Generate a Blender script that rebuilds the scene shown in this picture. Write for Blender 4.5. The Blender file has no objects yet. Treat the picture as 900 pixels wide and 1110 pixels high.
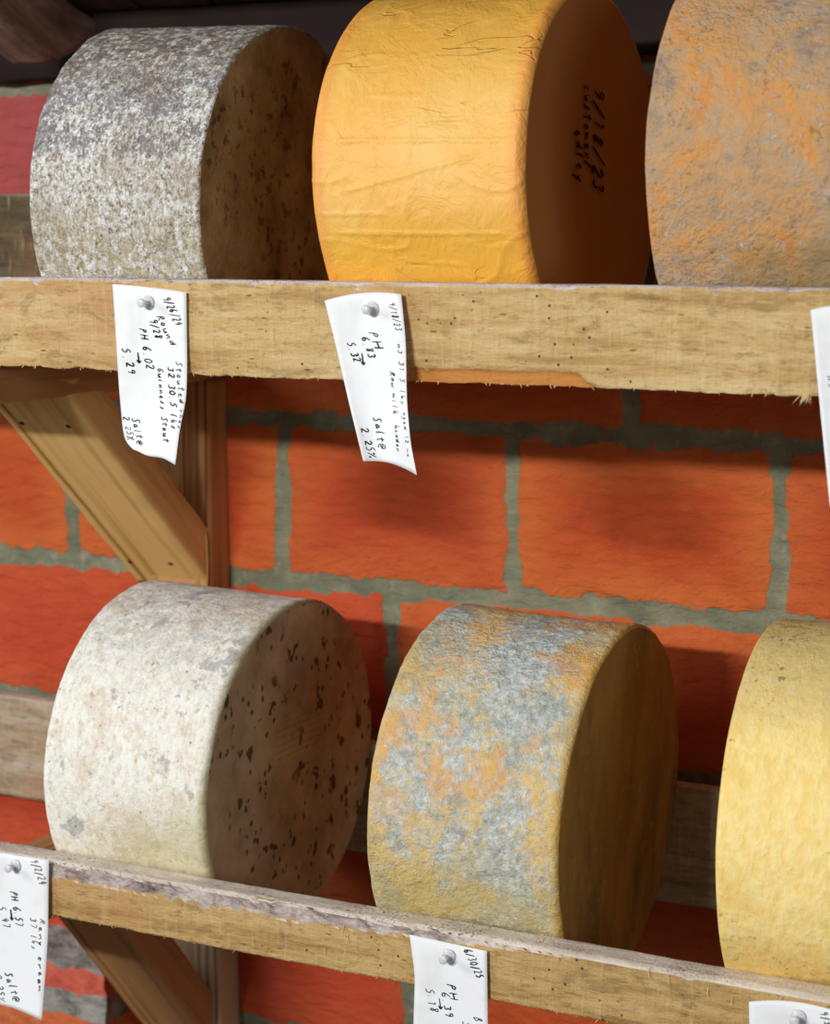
import bpy, bmesh, math, random
import numpy as np
from mathutils import Vector, Matrix, noise as mn
random.seed(7)
C = bpy.context.scene.collection
PI = math.pi

# ------------------------------------------------------------------ camera
F = 2235.0
YAW = math.radians(27.96)
PIT = math.atan(305 / 2235.0)
fwd = Vector((-math.sin(YAW) * math.cos(PIT), math.cos(YAW) * math.cos(PIT), -math.sin(PIT)))
rgt = Vector((math.cos(YAW), math.sin(YAW), 0))
upv = rgt.cross(fwd)
cam_d = bpy.data.cameras.new('camera')
cam = bpy.data.objects.new('camera', cam_d)
C.objects.link(cam)
M = Matrix((rgt, upv, -fwd)).transposed()
cam.matrix_world = M.to_4x4()
cam_d.sensor_fit = 'HORIZONTAL'
cam_d.sensor_width = 36
cam_d.lens = 36 * F / 900
cam_d.clip_start = 0.05
cam_d.dof.use_dof = True
cam_d.dof.focus_distance = 2.12
cam_d.dof.aperture_fstop = 7.0
bpy.context.scene.camera = cam

def ray(u, v):
    return fwd + rgt * ((u - 450) / F) - upv * ((v - 555) / F)
def PY(u, v, Y):           # where the line of sight meets the upright plane y = Y
    r = ray(u, v)
    return r * (Y / r.y)
def Pplane(u, v, p0, n):
    r = ray(u, v)
    return r * (p0.dot(n) / r.dot(n))
def XatY(u, v, Y):
    return PY(u, v, Y).x

# ------------------------------------------------------------------ object helpers
def tag(o, label=None, cat=None, group=None, kind=None):
    if label: o['label'] = label
    if cat: o['category'] = cat
    if group: o['group'] = group
    if kind: o['kind'] = kind
    return o
def empty(name, loc, **kw):
    o = bpy.data.objects.new(name, None)
    o.empty_display_size = .05
    C.objects.link(o)
    o.location = loc
    return tag(o, **kw)
def wmat(o):
    m = Matrix.Translation(o.location) @ o.rotation_euler.to_matrix().to_4x4()
    return wmat(o.parent) @ m if o.parent else m
def link(name, me, mats, parent=None, loc=(0, 0, 0), rot=None, smooth=True):
    """loc / rot in world terms; parented objects are given the matching local transform"""
    o = bpy.data.objects.new(name, me)
    C.objects.link(o)
    for m in (mats if isinstance(mats, (list, tuple)) else [mats]):
        me.materials.append(m)
    W = Matrix.Translation(loc) @ (rot.to_4x4() if rot is not None else Matrix.Identity(4))
    if parent is not None:
        o.parent = parent
        W = wmat(parent).inverted() @ W
    o.location = W.to_translation()
    o.rotation_euler = W.to_euler()
    if smooth:
        me.polygons.foreach_set('use_smooth', [True] * len(me.polygons))
    return o
def mesh_from(verts, faces):
    me = bpy.data.meshes.new('m')
    me.from_pydata([tuple(v) for v in verts], [], faces)
    me.update()
    return me
def grid_faces(nu, nv, closed_u=False, off=0):
    f = []
    for j in range(nv - 1):
        for i in range(nu if closed_u else nu - 1):
            a = off + j * nu + i
            b = off + j * nu + (i + 1) % nu
            f.append((a, b, b + nu, a + nu))
    return f
def fbm(x, y, z, oct=3, s=1.0):
    v = 0; a = 1; t = 0
    for k in range(oct):
        v += a * mn.noise(Vector((x * s, y * s, z * s)))
        t += a; a *= .5; s *= 2.03
    return v / t
def fattr(me, name, vals):
    a = me.attributes.new(name, 'FLOAT', 'POINT')
    a.data.foreach_set('value', np.asarray(vals, dtype=np.float32))

# ------------------------------------------------------------------ material helpers
def srgb(r, g, b):
    def f(c):
        c /= 255.0
        return c / 12.92 if c <= .04045 else ((c + .055) / 1.055) ** 2.4
    return (f(r), f(g), f(b), 1)
class Mat:
    def __init__(s, name, rough=.8, spec=.25):
        s.m = bpy.data.materials.new(name)
        s.m.use_nodes = True
        s.n = s.m.node_tree.nodes; s.l = s.m.node_tree.links
        s.b = s.n['Principled BSDF']
        s.b.inputs['Roughness'].default_value = rough
        s.b.inputs['Specular IOR Level'].default_value = spec
        s.tc = s.n.new('ShaderNodeTexCoord')
        s.co = s.tc.outputs['Object']
    def put(s, sock, v):
        if isinstance(v, bpy.types.NodeSocket): s.l.new(v, sock)
        elif isinstance(v, (int, float)) and sock.type == 'VECTOR': sock.default_value = (v, v, v)
        elif isinstance(v, (int, float)) and sock.type == 'RGBA': sock.default_value = (v, v, v, 1)
        else: sock.default_value = v
    def map(s, scale=(1, 1, 1), loc=(0, 0, 0), rot=(0, 0, 0), vec=None):
        n = s.n.new('ShaderNodeMapping')
        s.put(n.inputs['Vector'], vec or s.co)
        n.inputs['Scale'].default_value = scale
        n.inputs['Location'].default_value = loc
        n.inputs['Rotation'].default_value = rot
        return n.outputs[0]
    def noise(s, scale, detail=4, rough=.55, dist=0.0, vec=None, lo=0, hi=1):
        n = s.n.new('ShaderNodeTexNoise')
        s.put(n.inputs['Vector'], vec or s.co)
        n.inputs['Scale'].default_value = scale; n.inputs['Detail'].default_value = detail
        n.inputs['Roughness'].default_value = rough; n.inputs['Distortion'].default_value = dist
        o = n.outputs['Fac']
        if (lo, hi) != (0, 1): o = s.rng(o, lo, hi)
        return o
    def vor(s, scale, vec=None, feat='F1', rand=1.0):
        n = s.n.new('ShaderNodeTexVoronoi'); n.feature = feat
        s.put(n.inputs['Vector'], vec or s.co)
        n.inputs['Scale'].default_value = scale; n.inputs['Randomness'].default_value = rand
        return n.outputs['Distance']
    def wave(s, scale, vec=None, dist=3, detail=2, dscale=1, axis='X'):
        n = s.n.new('ShaderNodeTexWave'); n.bands_direction = axis
        s.put(n.inputs['Vector'], vec or s.co)
        n.inputs['Scale'].default_value = scale; n.inputs['Distortion'].default_value = dist
        n.inputs['Detail'].default_value = detail; n.inputs['Detail Scale'].default_value = dscale
        return n.outputs['Fac']
    def rng(s, v, a, b, c=0.0, d=1.0, smooth=True):
        n = s.n.new('ShaderNodeMapRange')
        n.interpolation_type = 'SMOOTHSTEP' if smooth else 'LINEAR'
        s.put(n.inputs['Value'], v)
        n.inputs['From Min'].default_value = a; n.inputs['From Max'].default_value = b
        n.inputs['To Min'].default_value = c; n.inputs['To Max'].default_value = d
        return n.outputs['Result']
    def math(s, op, a, b=0.0):
        n = s.n.new('ShaderNodeMath'); n.operation = op
        s.put(n.inputs[0], a); s.put(n.inputs[1], b)
        return n.outputs[0]
    def mul(s, a, b): return s.math('MULTIPLY', a, b)
    def add(s, a, b): return s.math('ADD', a, b)
    def sub(s, a, b): return s.math('SUBTRACT', a, b)
    def max(s, a, b): return s.math('MAXIMUM', a, b)
    def mix(s, f, a, b, mode='MIX'):
        n = s.n.new('ShaderNodeMix'); n.data_type = 'RGBA'; n.blend_type = mode
        s.put(n.inputs[0], f); s.put(n.inputs[6], a); s.put(n.inputs[7], b)
        return n.outputs[2]
    def ramp(s, f, stops):
        n = s.n.new('ShaderNodeValToRGB')
        s.put(n.inputs[0], f)
        e = n.color_ramp.elements
        while len(e) < len(stops): e.new(.5)
        for k, (p, c) in enumerate(stops):
            e[k].position = p; e[k].color = c
        return n.outputs[0]
    def xyz(s, vec=None):
        n = s.n.new('ShaderNodeSeparateXYZ'); s.put(n.inputs[0], vec or s.co)
        return n.outputs
    def attr(s, name):
        n = s.n.new('ShaderNodeAttribute'); n.attribute_name = name
        return n.outputs['Fac']
    def bump(s, h, strength=.5, dist=.002):
        n = s.n.new('ShaderNodeBump')
        n.inputs['Strength'].default_value = strength; n.inputs['Distance'].default_value = dist
        s.put(n.inputs['Height'], h)
        s.l.new(n.outputs[0], s.b.inputs['Normal'])
    def col(s, c): s.put(s.b.inputs['Base Color'], c)

# ------------------------------------------------------------------ the painted block wall
YW = 2.27
def m_wall():
    m = Mat('painted_block', .82, .2)
    sdf = m.attr('sdf')                       # metres inside (+) a painted block
    hue = m.attr('hue')
    e = m.add(m.mul(m.noise(24, 2, .5, lo=.25, hi=.75), .010), m.mul(m.noise(90, 3, .6, lo=.2, hi=.8), .0045))
    drip = m.noise(50, 2, .5, vec=m.map((1.6, 1, .25)))
    e = m.add(m.sub(e, .0075), m.mul(m.rng(drip, .62, .74), .006))
    d = m.add(sdf, e)
    edge = m.rng(d, -.0014, .0014)
    # paint
    n1 = m.noise(9, 4, .6, lo=.3, hi=.7)
    inner = m.rng(m.add(sdf, m.mul(m.noise(14, 3, .5), .05)), .025, .095)
    a = m.mix(n1, srgb(204, 84, 42), srgb(186, 70, 34))
    c = m.mix(m.mul(inner, .8), srgb(212, 112, 54), a)
    c = m.mix(m.mul(m.rng(m.noise(30, 5, .65, vec=m.map((1, 1, 2.2))), .52, .72), .35), c, srgb(216, 118, 70))
    pink = m.mix(n1, srgb(166, 86, 90), srgb(146, 72, 78))
    c = m.mix(hue, c, pink)
    red = m.mix(n1, srgb(186, 66, 42), srgb(204, 80, 54))
    c = m.mix(m.attr('deep'), c, red)
    pits = m.rng(m.vor(34), .055, .02)
    pits = m.mul(pits, m.rng(m.noise(7, 2), .5, .62))
    c = m.mix(m.mul(pits, .7), c, srgb(90, 40, 24))
    # mortar
    mo = m.mix(m.noise(16, 5, .6, lo=.3, hi=.7), srgb(148, 146, 120), srgb(114, 118, 96))
    mo = m.mix(m.mul(m.rng(m.noise(60, 3), .55, .75), .5), mo, srgb(172, 166, 148))
    m.col(m.mix(edge, mo, c))
    brush = m.noise(48, 5, .65, dist=.8, vec=m.map((.55, 1, 1.5), rot=(0, .35, 0)))
    h = m.add(m.mul(brush, .8), m.add(m.mul(m.noise(260, 3, .6), .2), m.mul(m.noise(22, 4), .9)))
    h = m.add(h, m.mul(edge, .10))
    h = m.sub(h, m.mul(pits, .5))
    m.bump(h, 1.0, .0075)
    return m.m
def build_wall():
    x0, x1, z0, z1, st = -2.7, .5, -1.62, .62, .006
    nx = int((x1 - x0) / st) + 1; nz = int((z1 - z0) / st) + 1
    xs = np.linspace(x0, x1, nx); zs = np.linspace(z0, z1, nz)
    X, Z = np.meshgrid(xs, zs)
    rows = [.61, .402, .190, -.028, -.241, -.452, -.651, -.902, -1.07, -1.28, -1.49, -1.7]
    # per row: an x where an upright joint runs, half mortar
    j = {2: -1.90, 3: -.915, 4: None, 5: -1.238, 6: -1.04, 7: -1.213, 8: -1.045, 9: -1.2, 10: -1.05, 1: -1.2, 0: -1.0}
    sdf = np.full(X.shape, -1.0); hue = np.zeros(X.shape); deep = np.zeros(X.shape)
    rnd = random.Random(3)
    for r in range(len(rows) - 1):
        zt, zb = rows[r], rows[r + 1]
        if r == 4:
            js = [-2.76, -2.41, -2.07, -1.739, -1.398, -1.067, -.732, -.39, -.05, .3, .65]
        else:
            base = j.get(r, -1.1) if j.get(r) is not None else -1.1
            js = [base + .337 * k for k in range(-6, 6)]
        for a, b in zip(js[:-1], js[1:]):
            hw = .0095 + rnd.uniform(-.001, .0015); hh = .0115 + rnd.uniform(-.001, .001)
            xa, xb = a + hw, b - hw
            slope = rnd.uniform(-.012, .012)
            t = (X - xa) / (xb - xa)
            top = zt - hh + slope * (t - .5) * .8
            bot = zb + hh - slope * (t - .5) * .6
            lean = rnd.uniform(-.02, .02)
            dl = X - xa - lean * (Z - zb); dr = xb - X + lean * .6 * (Z - zb)
            d = np.minimum(np.minimum(dl, dr), np.minimum(top - Z, Z - bot))
            hit = d > sdf
            sdf = np.where(hit, d, sdf)
            h = 1.0 if (r == 2 and b < -1.5) else rnd.uniform(0, .06)
            hue = np.where(hit, h, hue)
            deep = np.where(hit, .75 if (b < -1.2 and r >= 5) else rnd.uniform(0, .35), deep)
    Y = np.zeros(X.shape)
    bul = np.clip(sdf / .008, 0, 1)
    fx = X.ravel(); fz = Z.ravel()
    nn = np.array([fbm(a, 0, b, 3, 9) for a, b in zip(fx, fz)])
    n2 = np.array([mn.noise(Vector((a * 45, 3, b * 45))) for a, b in zip(fx, fz)])
    Y = YW - bul.ravel() * .0025 - nn * .0035 - n2 * .0009
    V = np.stack([fx, Y, fz], 1)
    me = mesh_from(V.tolist(), grid_faces(nx, nz))
    fattr(me, 'sdf', sdf.ravel()); fattr(me, 'hue', hue.ravel()); fattr(me, 'deep', deep.ravel())
    o = link('wall_back', me, m_wall())
    # give the wall its thickness
    s = o.modifiers.new('s', 'SOLIDIFY'); s.thickness = .18; s.offset = -1
    o['kind'] = 'structure'
build_wall()

# stepped masonry ledge low on the left
def m_ledge():
    m = Mat('ledge_masonry', .9, .15)
    z = m.xyz()[2]
    zz = m.add(z, m.mul(m.noise(25, 3, lo=.2, hi=.8), .008))
    g = m.ramp(m.noise(26, 6, .65, dist=.4), [(.3, srgb(96, 92, 86)), (.5, srgb(168, 163, 156)), (.7, srgb(200, 194, 190))])
    cor = m.mix(m.noise(40, 4, .6, lo=.3, hi=.7), srgb(236, 122, 100), srgb(214, 96, 76))
    cor2 = m.mix(m.noise(30, 4, lo=.3, hi=.7), srgb(234, 134, 84), srgb(220, 110, 66))
    k1 = m.mul(m.rng(zz, -.0020, .0000, 1, 0), m.rng(zz, -.036, -.034))
    k2 = m.rng(zz, -.070, -.072)
    c = m.mix(k1, g, cor)
    c = m.mix(k2, c, cor2)
    m.col(c)
    m.bump(m.add(m.noise(45, 6, .7), m.mul(m.noise(14, 3), 1.5)), 1, .012)
    return m.m
def build_ledge():
    x0, x1, y0, y1, zt, zb = -2.7, -1.629, 2.171, YW + .02, -.993, -1.62
    nx = 200; prof = []
    for k in range(40): prof.append((y0, zb + (zt - .006 - zb) * k / 39))
    prof += [(y0 + .002, zt - .002), (y0 + .006, zt)]
    for k in range(1, 12): prof.append((y0 + .006 + (y1 - y0 - .006) * k / 11, zt + .012 * k / 11))
    n = len(prof); V = []
    for i in range(nx):
        x = x0 + (x1 - x0) * i / (nx - 1)
        for (y, z) in prof:
            d = fbm(x, y, z, 3, 22) * .012
            V.append((x + (fbm(y, z, 1, 2, 30) * .006 if i == nx - 1 else 0), y + d, z - .993 * 0 + d * .6))
    f = grid_faces(n, nx)
    f = [tuple(reversed(q)) for q in f]
    last = (nx - 1) * n
    V.append((x1, y1, zb)); f.append(tuple([last + k for k in range(n)] + [len(V) - 1]))
    V = [(a, b, c - zt) for a, b, c in V]
    me = mesh_from(V, f)
    o = link('trim_1', me, m_ledge(), loc=(0, 0, zt))
    o['kind'] = 'structure'
build_ledge()

# ------------------------------------------------------------------ rough sawn rails
def m_rail(name, base, dark, pale, topc, fibre_rot, holes=True, wane=None, strip=None, back=False):
    m = Mat(name, .85, .15)
    st = m.map((1, 3, 9), rot=(0, fibre_rot, 0))
    g1 = m.noise(6, 6, .65, .4, vec=st)
    g2 = m.noise(38, 5, .7, 0, vec=m.map((1, 2, 5), rot=(0, fibre_rot, 0)))
    c = m.ramp(g1, [(.25, dark), (.47, base), (.75, pale)])
    c = m.mix(m.mul(m.rng(g2, .5, .74), .55), c, pale)
    c = m.mix(m.mul(m.rng(g2, .44, .30), .6), c, dark)
    # big soft patches (heartwood / weathering)
    c = m.mix(m.mul(m.rng(m.noise(4.5, 3, vec=m.map((1, 1, 1.6), loc=(3.1, 0, 0))), .52, .68), .35), c, srgb(186, 124, 84))
    # saw scratches crossing the grain
    sc = m.noise(16, 4, .7, vec=m.map((9, 1, .9), rot=(0, .7, 0)))
    c = m.mix(m.mul(m.rng(sc, .54, .66), .22), c, srgb(226, 206, 160))
    sc2 = m.noise(22, 4, .7, vec=m.map((7, 1, .8), rot=(0, -.6, 0), loc=(4, 0, 0)))
    c = m.mix(m.mul(m.rng(sc2, .56, .68), .22), c, srgb(140, 112, 74))
    dkf = m.mul(m.rng(m.noise(90, 4, .7, vec=m.map((.5, 1, 1.6), rot=(0, fibre_rot, 0))), .56, .66), .5)
    c = m.mix(dkf, c, dark)
    sm_ = m.mul(m.rng(m.noise(18, 5, .7, .5, vec=m.map((1, 1, 2.2), rot=(0, fibre_rot, 0), loc=(0, 0, 3))), .54, .66), .45)
    c = m.mix(sm_, c, srgb(128, 106, 72))
    if holes:
        v = m.vor(95)
        h = m.mul(m.rng(v, .17, .10), m.rng(m.noise(8, 2), .50, .60))
        c = m.mix(m.mul(h, .85), c, srgb(52, 36, 24))
        fl = m.mul(m.rng(m.vor(60, vec=m.map((.45, 1, 1.6), rot=(0, fibre_rot, 0))), .14, .07), m.rng(m.noise(13, 2), .42, .55))
        c = m.mix(m.mul(fl, .7), c, srgb(96, 64, 36))
    if wane:
        w = m.attr('wane')
        w = m.rng(m.add(w, m.mul(m.noise(60, 5, .65, lo=.2, hi=.8), .35)), .66, .74)
        wc = m.ramp(m.noise(30, 6, .7, .6, vec=m.map((1, 1, 2.5))), [(.34, srgb(92, 76, 74)), (.48, srgb(166, 150, 144)), (.62, srgb(208, 196, 188))])
        c = m.mix(w, c, wc)
    if strip:
        w = m.rng(m.attr('strip'), .4, .6)
        c = m.mix(w, c, m.mix(m.noise(20, 3, vec=st), srgb(206, 142, 78), srgb(188, 124, 62)))
    # dusty planed top, its colour also lightened to stand in for light from above
    nz = m.n.new('ShaderNodeSeparateXYZ')
    geo = m.n.new('ShaderNodeNewGeometry'); m.l.new(geo.outputs['True Normal'], nz.inputs[0])
    tmask = m.rng(nz.outputs[2], .30, .6)
    tc = m.mix(m.noise(16, 5, .6, lo=.3, hi=.7), topc, m.mix(.35, topc, srgb(160, 140, 124)))
    sp = m.mul(m.rng(m.noise(330, 2, .6), .55, .64), m.rng(m.noise(12, 3), .42, .62))
    tc = m.mix(m.mul(sp, .8), tc, srgb(74, 64, 58))
    c = m.mix(tmask, c, tc)
    m.col(c)
    h = m.add(m.mul(g2, 1.0), m.add(m.mul(sc, .8), m.mul(m.noise(500, 3, .7), .35)))
    m.bump(h, .9, .003)
    return m.m

def build_rail(name, x0, x1, yf, yb, zt, zbf, mat, label, seed, ragged=.0025, wane=None, strip=None, bend=None, topr=.0035, group=None):
    """a sawn board on edge; zbf(x) gives its lower edge"""
    loc = Vector(((x0 + x1) / 2, (yf + yb) / 2, zbf((x0 + x1) / 2)))
    step = .004
    nx = int((x1 - x0) / step)
    nf = 26; nt = 8; nbk = 8
    V = []; W = []; S = []
    for i in range(nx + 1):
        x = x0 + (x1 - x0) * i / nx
        zb = zbf(x)
        rag = fbm(x, seed, 0, 4, 30) * ragged + max(0, mn.noise(Vector((x * 150, seed, 5))) - .35) * ragged * 3
        zb2 = zb + rag
        wob = fbm(x, seed, 2, 2, 3) * .0012
        ring = []
        for k in range(nf):                                   # front, going up
            t = k / (nf - 1)
            t = t ** 1.25 if strip else t
            ring.append((yf, zb2 + (zt - topr - zb2) * t, 0))
        ring.append((yf + topr * .3, zt - topr * .35, 1)); ring.append((yf + topr, zt, 1))
        for k in range(1, nt): ring.append((yf + topr + (yb - yf - 2 * topr) * k / (nt - 1), zt, 2))
        ring.append((yb - topr * .3, zt - topr * .3, 2)); ring.append((yb, zt - topr, 3))
        for k in range(1, nbk): ring.append((yb, zt - topr + (zb - zt + topr) * k / (nbk - 1), 3))
        for k in range(1, 4): ring.append((yb + (yf + .001 - yb) * k / 4, zb + rag * k / 4, 4))
        for (y, z, q) in ring:
            d = fbm(x * .5, y * 2, z * 1.5 + seed, 3, 40) * .0013
            yy = y + (d if q in (0, 1, 3) else 0); zz = z + (d * .8 if q in (1, 2) else 0) + wob
            if q == 1 or (q == 0 and zt - z < .004):
                chip = max(0, fbm(x, seed + 9, 0, 3, 26) - .12) * .014
                zz -= chip * .8; yy += chip * .5
            w = 0; s_ = 0
            if wane and q in (0, 1):
                hgt = wane(x)
                w = min(1, max(0, 1 - ((zt - z) / hgt) * .5)) if zt - z < hgt * 2 else 0
                if zt - z < hgt: yy += .0025 * max(0, 1 - (zt - z) / hgt) + abs(fbm(x, z, seed, 3, 60)) * .004
            if strip and q == 0:
                a, b, hh = strip
                if a < x < b:
                    lim = hh * (1 + .25 * fbm(x, 3, seed, 3, 25)) * min(1, (b - x) / .02, (x - a) / .01 + .3)
                    if z - zb2 < lim:
                        s_ = 1; yy += .006
            V.append((x - loc.x, yy - loc.y, zz - loc.z)); W.append(w); S.append(s_)
    n = len(ring)
    f = grid_faces(n, nx + 1, True)
    f = [tuple(reversed(q)) for q in f]
    f.append(tuple(range(n))); f.append(tuple(reversed(range(nx * n, nx * n + n))))
    me = mesh_from(V, f)
    fattr(me, 'wane', W); fattr(me, 'strip', S)
    o = link(name, me, mat, loc=loc)
    tag(o, label, 'shelf rail', group)
    return o, loc

m_up = m_rail('rough_pine', srgb(202, 168, 112), srgb(158, 122, 74), srgb(226, 202, 154), srgb(226, 216, 220), .04, strip=True)
m_lo = m_rail('rough_oak', srgb(190, 154, 98), srgb(134, 100, 60), srgb(216, 186, 132), srgb(232, 220, 206), -.45, wane=True)
m_bk = m_rail('weathered_board', srgb(176, 152, 124), srgb(120, 100, 82), srgb(206, 190, 172), srgb(200, 186, 170), 0, holes=False)
m_bk2 = m_rail('dark_weathered_board', srgb(88, 76, 56), srgb(60, 50, 36), srgb(112, 98, 76), srgb(150, 138, 120), .1, holes=False)

XL, XR = -2.45, .1
sx0, sx1 = XatY(436, 410, 1.787), XatY(646, 416, 1.787)
up_rail, up_loc = build_rail('rack_rail', XL, XR, 1.787, 1.825, -.0504,
    lambda x: -.1466 - .0022 * math.exp(-((x + 1.15) / .18) ** 2), m_up,
    'rough pale timber board across the front of the upper rack, paper tags pinned to it', 1.7,
    ragged=.0032, strip=(sx0, sx1, .0135))
def wane_h(x):
    a = XatY(330, 990, 1.787); b = XatY(620, 1040, 1.787)
    if x < a: return .0185
    if x < b: return .0185 + (.0035 - .0185) * (x - a) / (b - a)
    return .0025
lo_rail, lo_loc = build_rail('rack_rail', XL, XR, 1.787, 1.825, -.7017,
    lambda x: -.7642, m_lo,
    'rough timber board with bark edge across the front of the lower rack', 5.3, ragged=.0014, wane=wane_h)
bk_lo, _ = build_rail('rack_rail', XL, XR, 2.196, 2.219, -.6366, lambda x: -.778, m_bk,
    'grey weathered back board behind the lower row of cheeses', 8.1, ragged=.001)
bk_up, _ = build_rail('rack_rail', XL, XR, 2.196, 2.219, .0485, lambda x: -.100, m_bk2,
    'dark back board behind the upper row of cheeses', 11.1, ragged=.001)

# frayed fibres along the lower edges
def splinters(parent, spots, mat, length=.008):
    bm = bmesh.new()
    rnd = random.Random(5)
    for (p, L, d) in spots:
        side = Vector((1, 0, 0)) * rnd.uniform(.0003, .0007)
        bendv = Vector((rnd.uniform(-.4, .4), -rnd.uniform(0, .4), 0))
        pts = [p, p + (d + bendv * .3) * L * .5, p + (d + bendv) * L]
        a = [bm.verts.new(pts[0] - side), bm.verts.new(pts[0] + side), bm.verts.new(pts[0] + Vector((0, .0006, 0)))]
        b = [bm.verts.new(pts[1] - side * .7), bm.verts.new(pts[1] + side * .7), bm.verts.new(pts[1] + Vector((0, .0005, 0)))]
        c = bm.verts.new(pts[2])
        for k in range(3):
            q = (k + 1) % 3
            bm.faces.new((a[k], a[q], b[q], b[k])); bm.faces.new((b[k], b[q], c))
    me = bpy.data.meshes.new('m'); bm.to_mesh(me); bm.free()
    o = link('splinters', me, mat, parent)
    o['kind'] = 'stuff'
    return o
mfib = Mat('pale_fibre', .9, .1); mfib.col(srgb(238, 214, 158)); mfib = mfib.m
sp = []
rs = random.Random(12)
for k in range(120):
    x = rs.uniform(-1.9, -.4)
    sp.append((Vector((x, 1.7868, -.1450 - .002 * math.exp(-((x + 1.15) / .18) ** 2))), rs.uniform(.002, .006), Vector((rs.uniform(-.9, .9), -.25, -.8))))
for k in range(14):
    x = XatY(rs.uniform(868, 886), 428, 1.787)
    sp.append((Vector((x, 1.7868, -.1445)), rs.uniform(.007, .013), Vector((rs.uniform(-.9, .9), -.4, -.9))))
for k in range(10):
    x = XatY(rs.uniform(376, 412), 404, 1.787)
    sp.append((Vector((x, 1.7868, -.1455)), rs.uniform(.005, .009), Vector((rs.uniform(-.9, .9), -.3, -.9))))
splinters(up_rail, sp, mfib)
sp = []
for k in range(90):
    x = rs.uniform(-1.5, -.45)
    q = rs.random()
    z = -.7055 - .003 * q if rs.random() < .6 else -.763
    sp.append((Vector((x, 1.7862, z)), rs.uniform(.002, .006), Vector((rs.uniform(-1, 1), -.35, rs.uniform(-.8, .2)))))
for (u, v) in [(373, 1003), (377, 1012), (352, 1027), (768, 1071), (794, 1080), (725, 1056), (703, 1049)]:
    p = PY(u, v, 1.786)
    sp.append((p, .014, Vector((rs.uniform(-.3, .3), -.25, -.8))))
splinters(lo_rail, sp, mfib)

# ------------------------------------------------------------------ timber brackets
def m_board(name, base, line, pale, lines=9.0, sc=(1, 1, 1), knots=True, rough=.7):
    """long grain along local X"""
    m = Mat(name, rough, .2)
    v = m.map((.35, 1, 1))
    w = m.wave(lines * 1.6, vec=m.map((.10, 1, .8)), dist=3.0, detail=3, dscale=1.3, axis='Y')
    w = m.max(w, m.rng(m.noise(7, 2, vec=m.map((.08, 1, 1))), .42, .62))
    g = m.noise(60, 4, .6, vec=m.map((.04, 1, 1)))
    c = m.ramp(w, [(.0, line), (.22, base), (.8, pale)])
    c = m.mix(m.mul(m.rng(g, .5, .7), .45), c, line)
    c = m.mix(m.mul(m.rng(m.noise(5, 3, vec=v), .45, .7), .3), c, pale)
    if knots:
        k = m.rng(m.vor(9, vec=m.map((.5, 1, 1))), .05, .02)
        c = m.mix(m.mul(k, .7), c, srgb(70, 44, 22))
    m.col(c)
    m.bump(m.add(m.mul(w, .3), g), .4, .0015)
    return m.m
def board_mesh(L, W, H, rough=.0012, seed=0, cut0=0.0, cut1=0.0):
    """board along local X from 0..L, centred in Y and Z; cut = end shear dz->dx"""
    nx = max(4, int(L / .008)); prof = []
    b = .003
    hw, hh = W / 2, H / 2
    for k in range(9): prof.append((-hw + b + (W - 2 * b) * k / 8, -hh))
    for k in range(7): prof.append((hw, -hh + b + (H - 2 * b) * k / 6))
    for k in range(9): prof.append((hw - b - (W - 2 * b) * k / 8, hh))
    for k in range(7): prof.append((-hw, hh - b - (H - 2 * b) * k / 6))
    V = []
    n = len(prof)
    for i in range(nx + 1):
        for (y, z) in prof:
            t = i / nx
            x = L * t + z * (cut0 * (1 - t) + cut1 * t)
            d = fbm(x, y + seed, z, 2, 18) * rough
            V.append((x, y + d * (1 if y > 0 else -1), z + d * (1 if z > 0 else -1)))
    f = grid_faces(n, nx + 1, True)
    f.append(tuple(reversed(range(n)))); f.append(tuple(range(nx * n, nx * n + n)))
    me = mesh_from(V, f)
    bm = bmesh.new(); bm.from_mesh(me); bmesh.ops.recalc_face_normals(bm, faces=bm.faces); bm.to_mesh(me); bm.free()
    return me
def basis(xd, yd):
    xd = Vector(xd).normalized(); zd = xd.cross(Vector(yd)).normalized(); yd = zd.cross(xd)
    return Matrix((xd, yd, zd)).transposed()
mb_pine = m_board('bracket_pine', srgb(208, 164, 94), srgb(158, 106, 50), srgb(226, 186, 118), 9)
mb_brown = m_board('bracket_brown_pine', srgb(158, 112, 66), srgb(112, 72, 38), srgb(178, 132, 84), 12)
mb_post = m_board('post_timber', srgb(166, 116, 66), srgb(116, 72, 36), srgb(186, 138, 86), 14)
mb_postl = m_board('pale_post_timber', srgb(178, 146, 112), srgb(134, 100, 70), srgb(196, 168, 136), 14)
mscrew = Mat('screw_steel', .5, .4); mscrew.b.inputs['Metallic'].default_value = .8; mscrew.col(srgb(58, 50, 44)); mscrew = mscrew.m
mlip = Mat('pale_lip', .5, .4); mlip.col(srgb(196, 150, 92)); mlip = mlip.m

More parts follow.
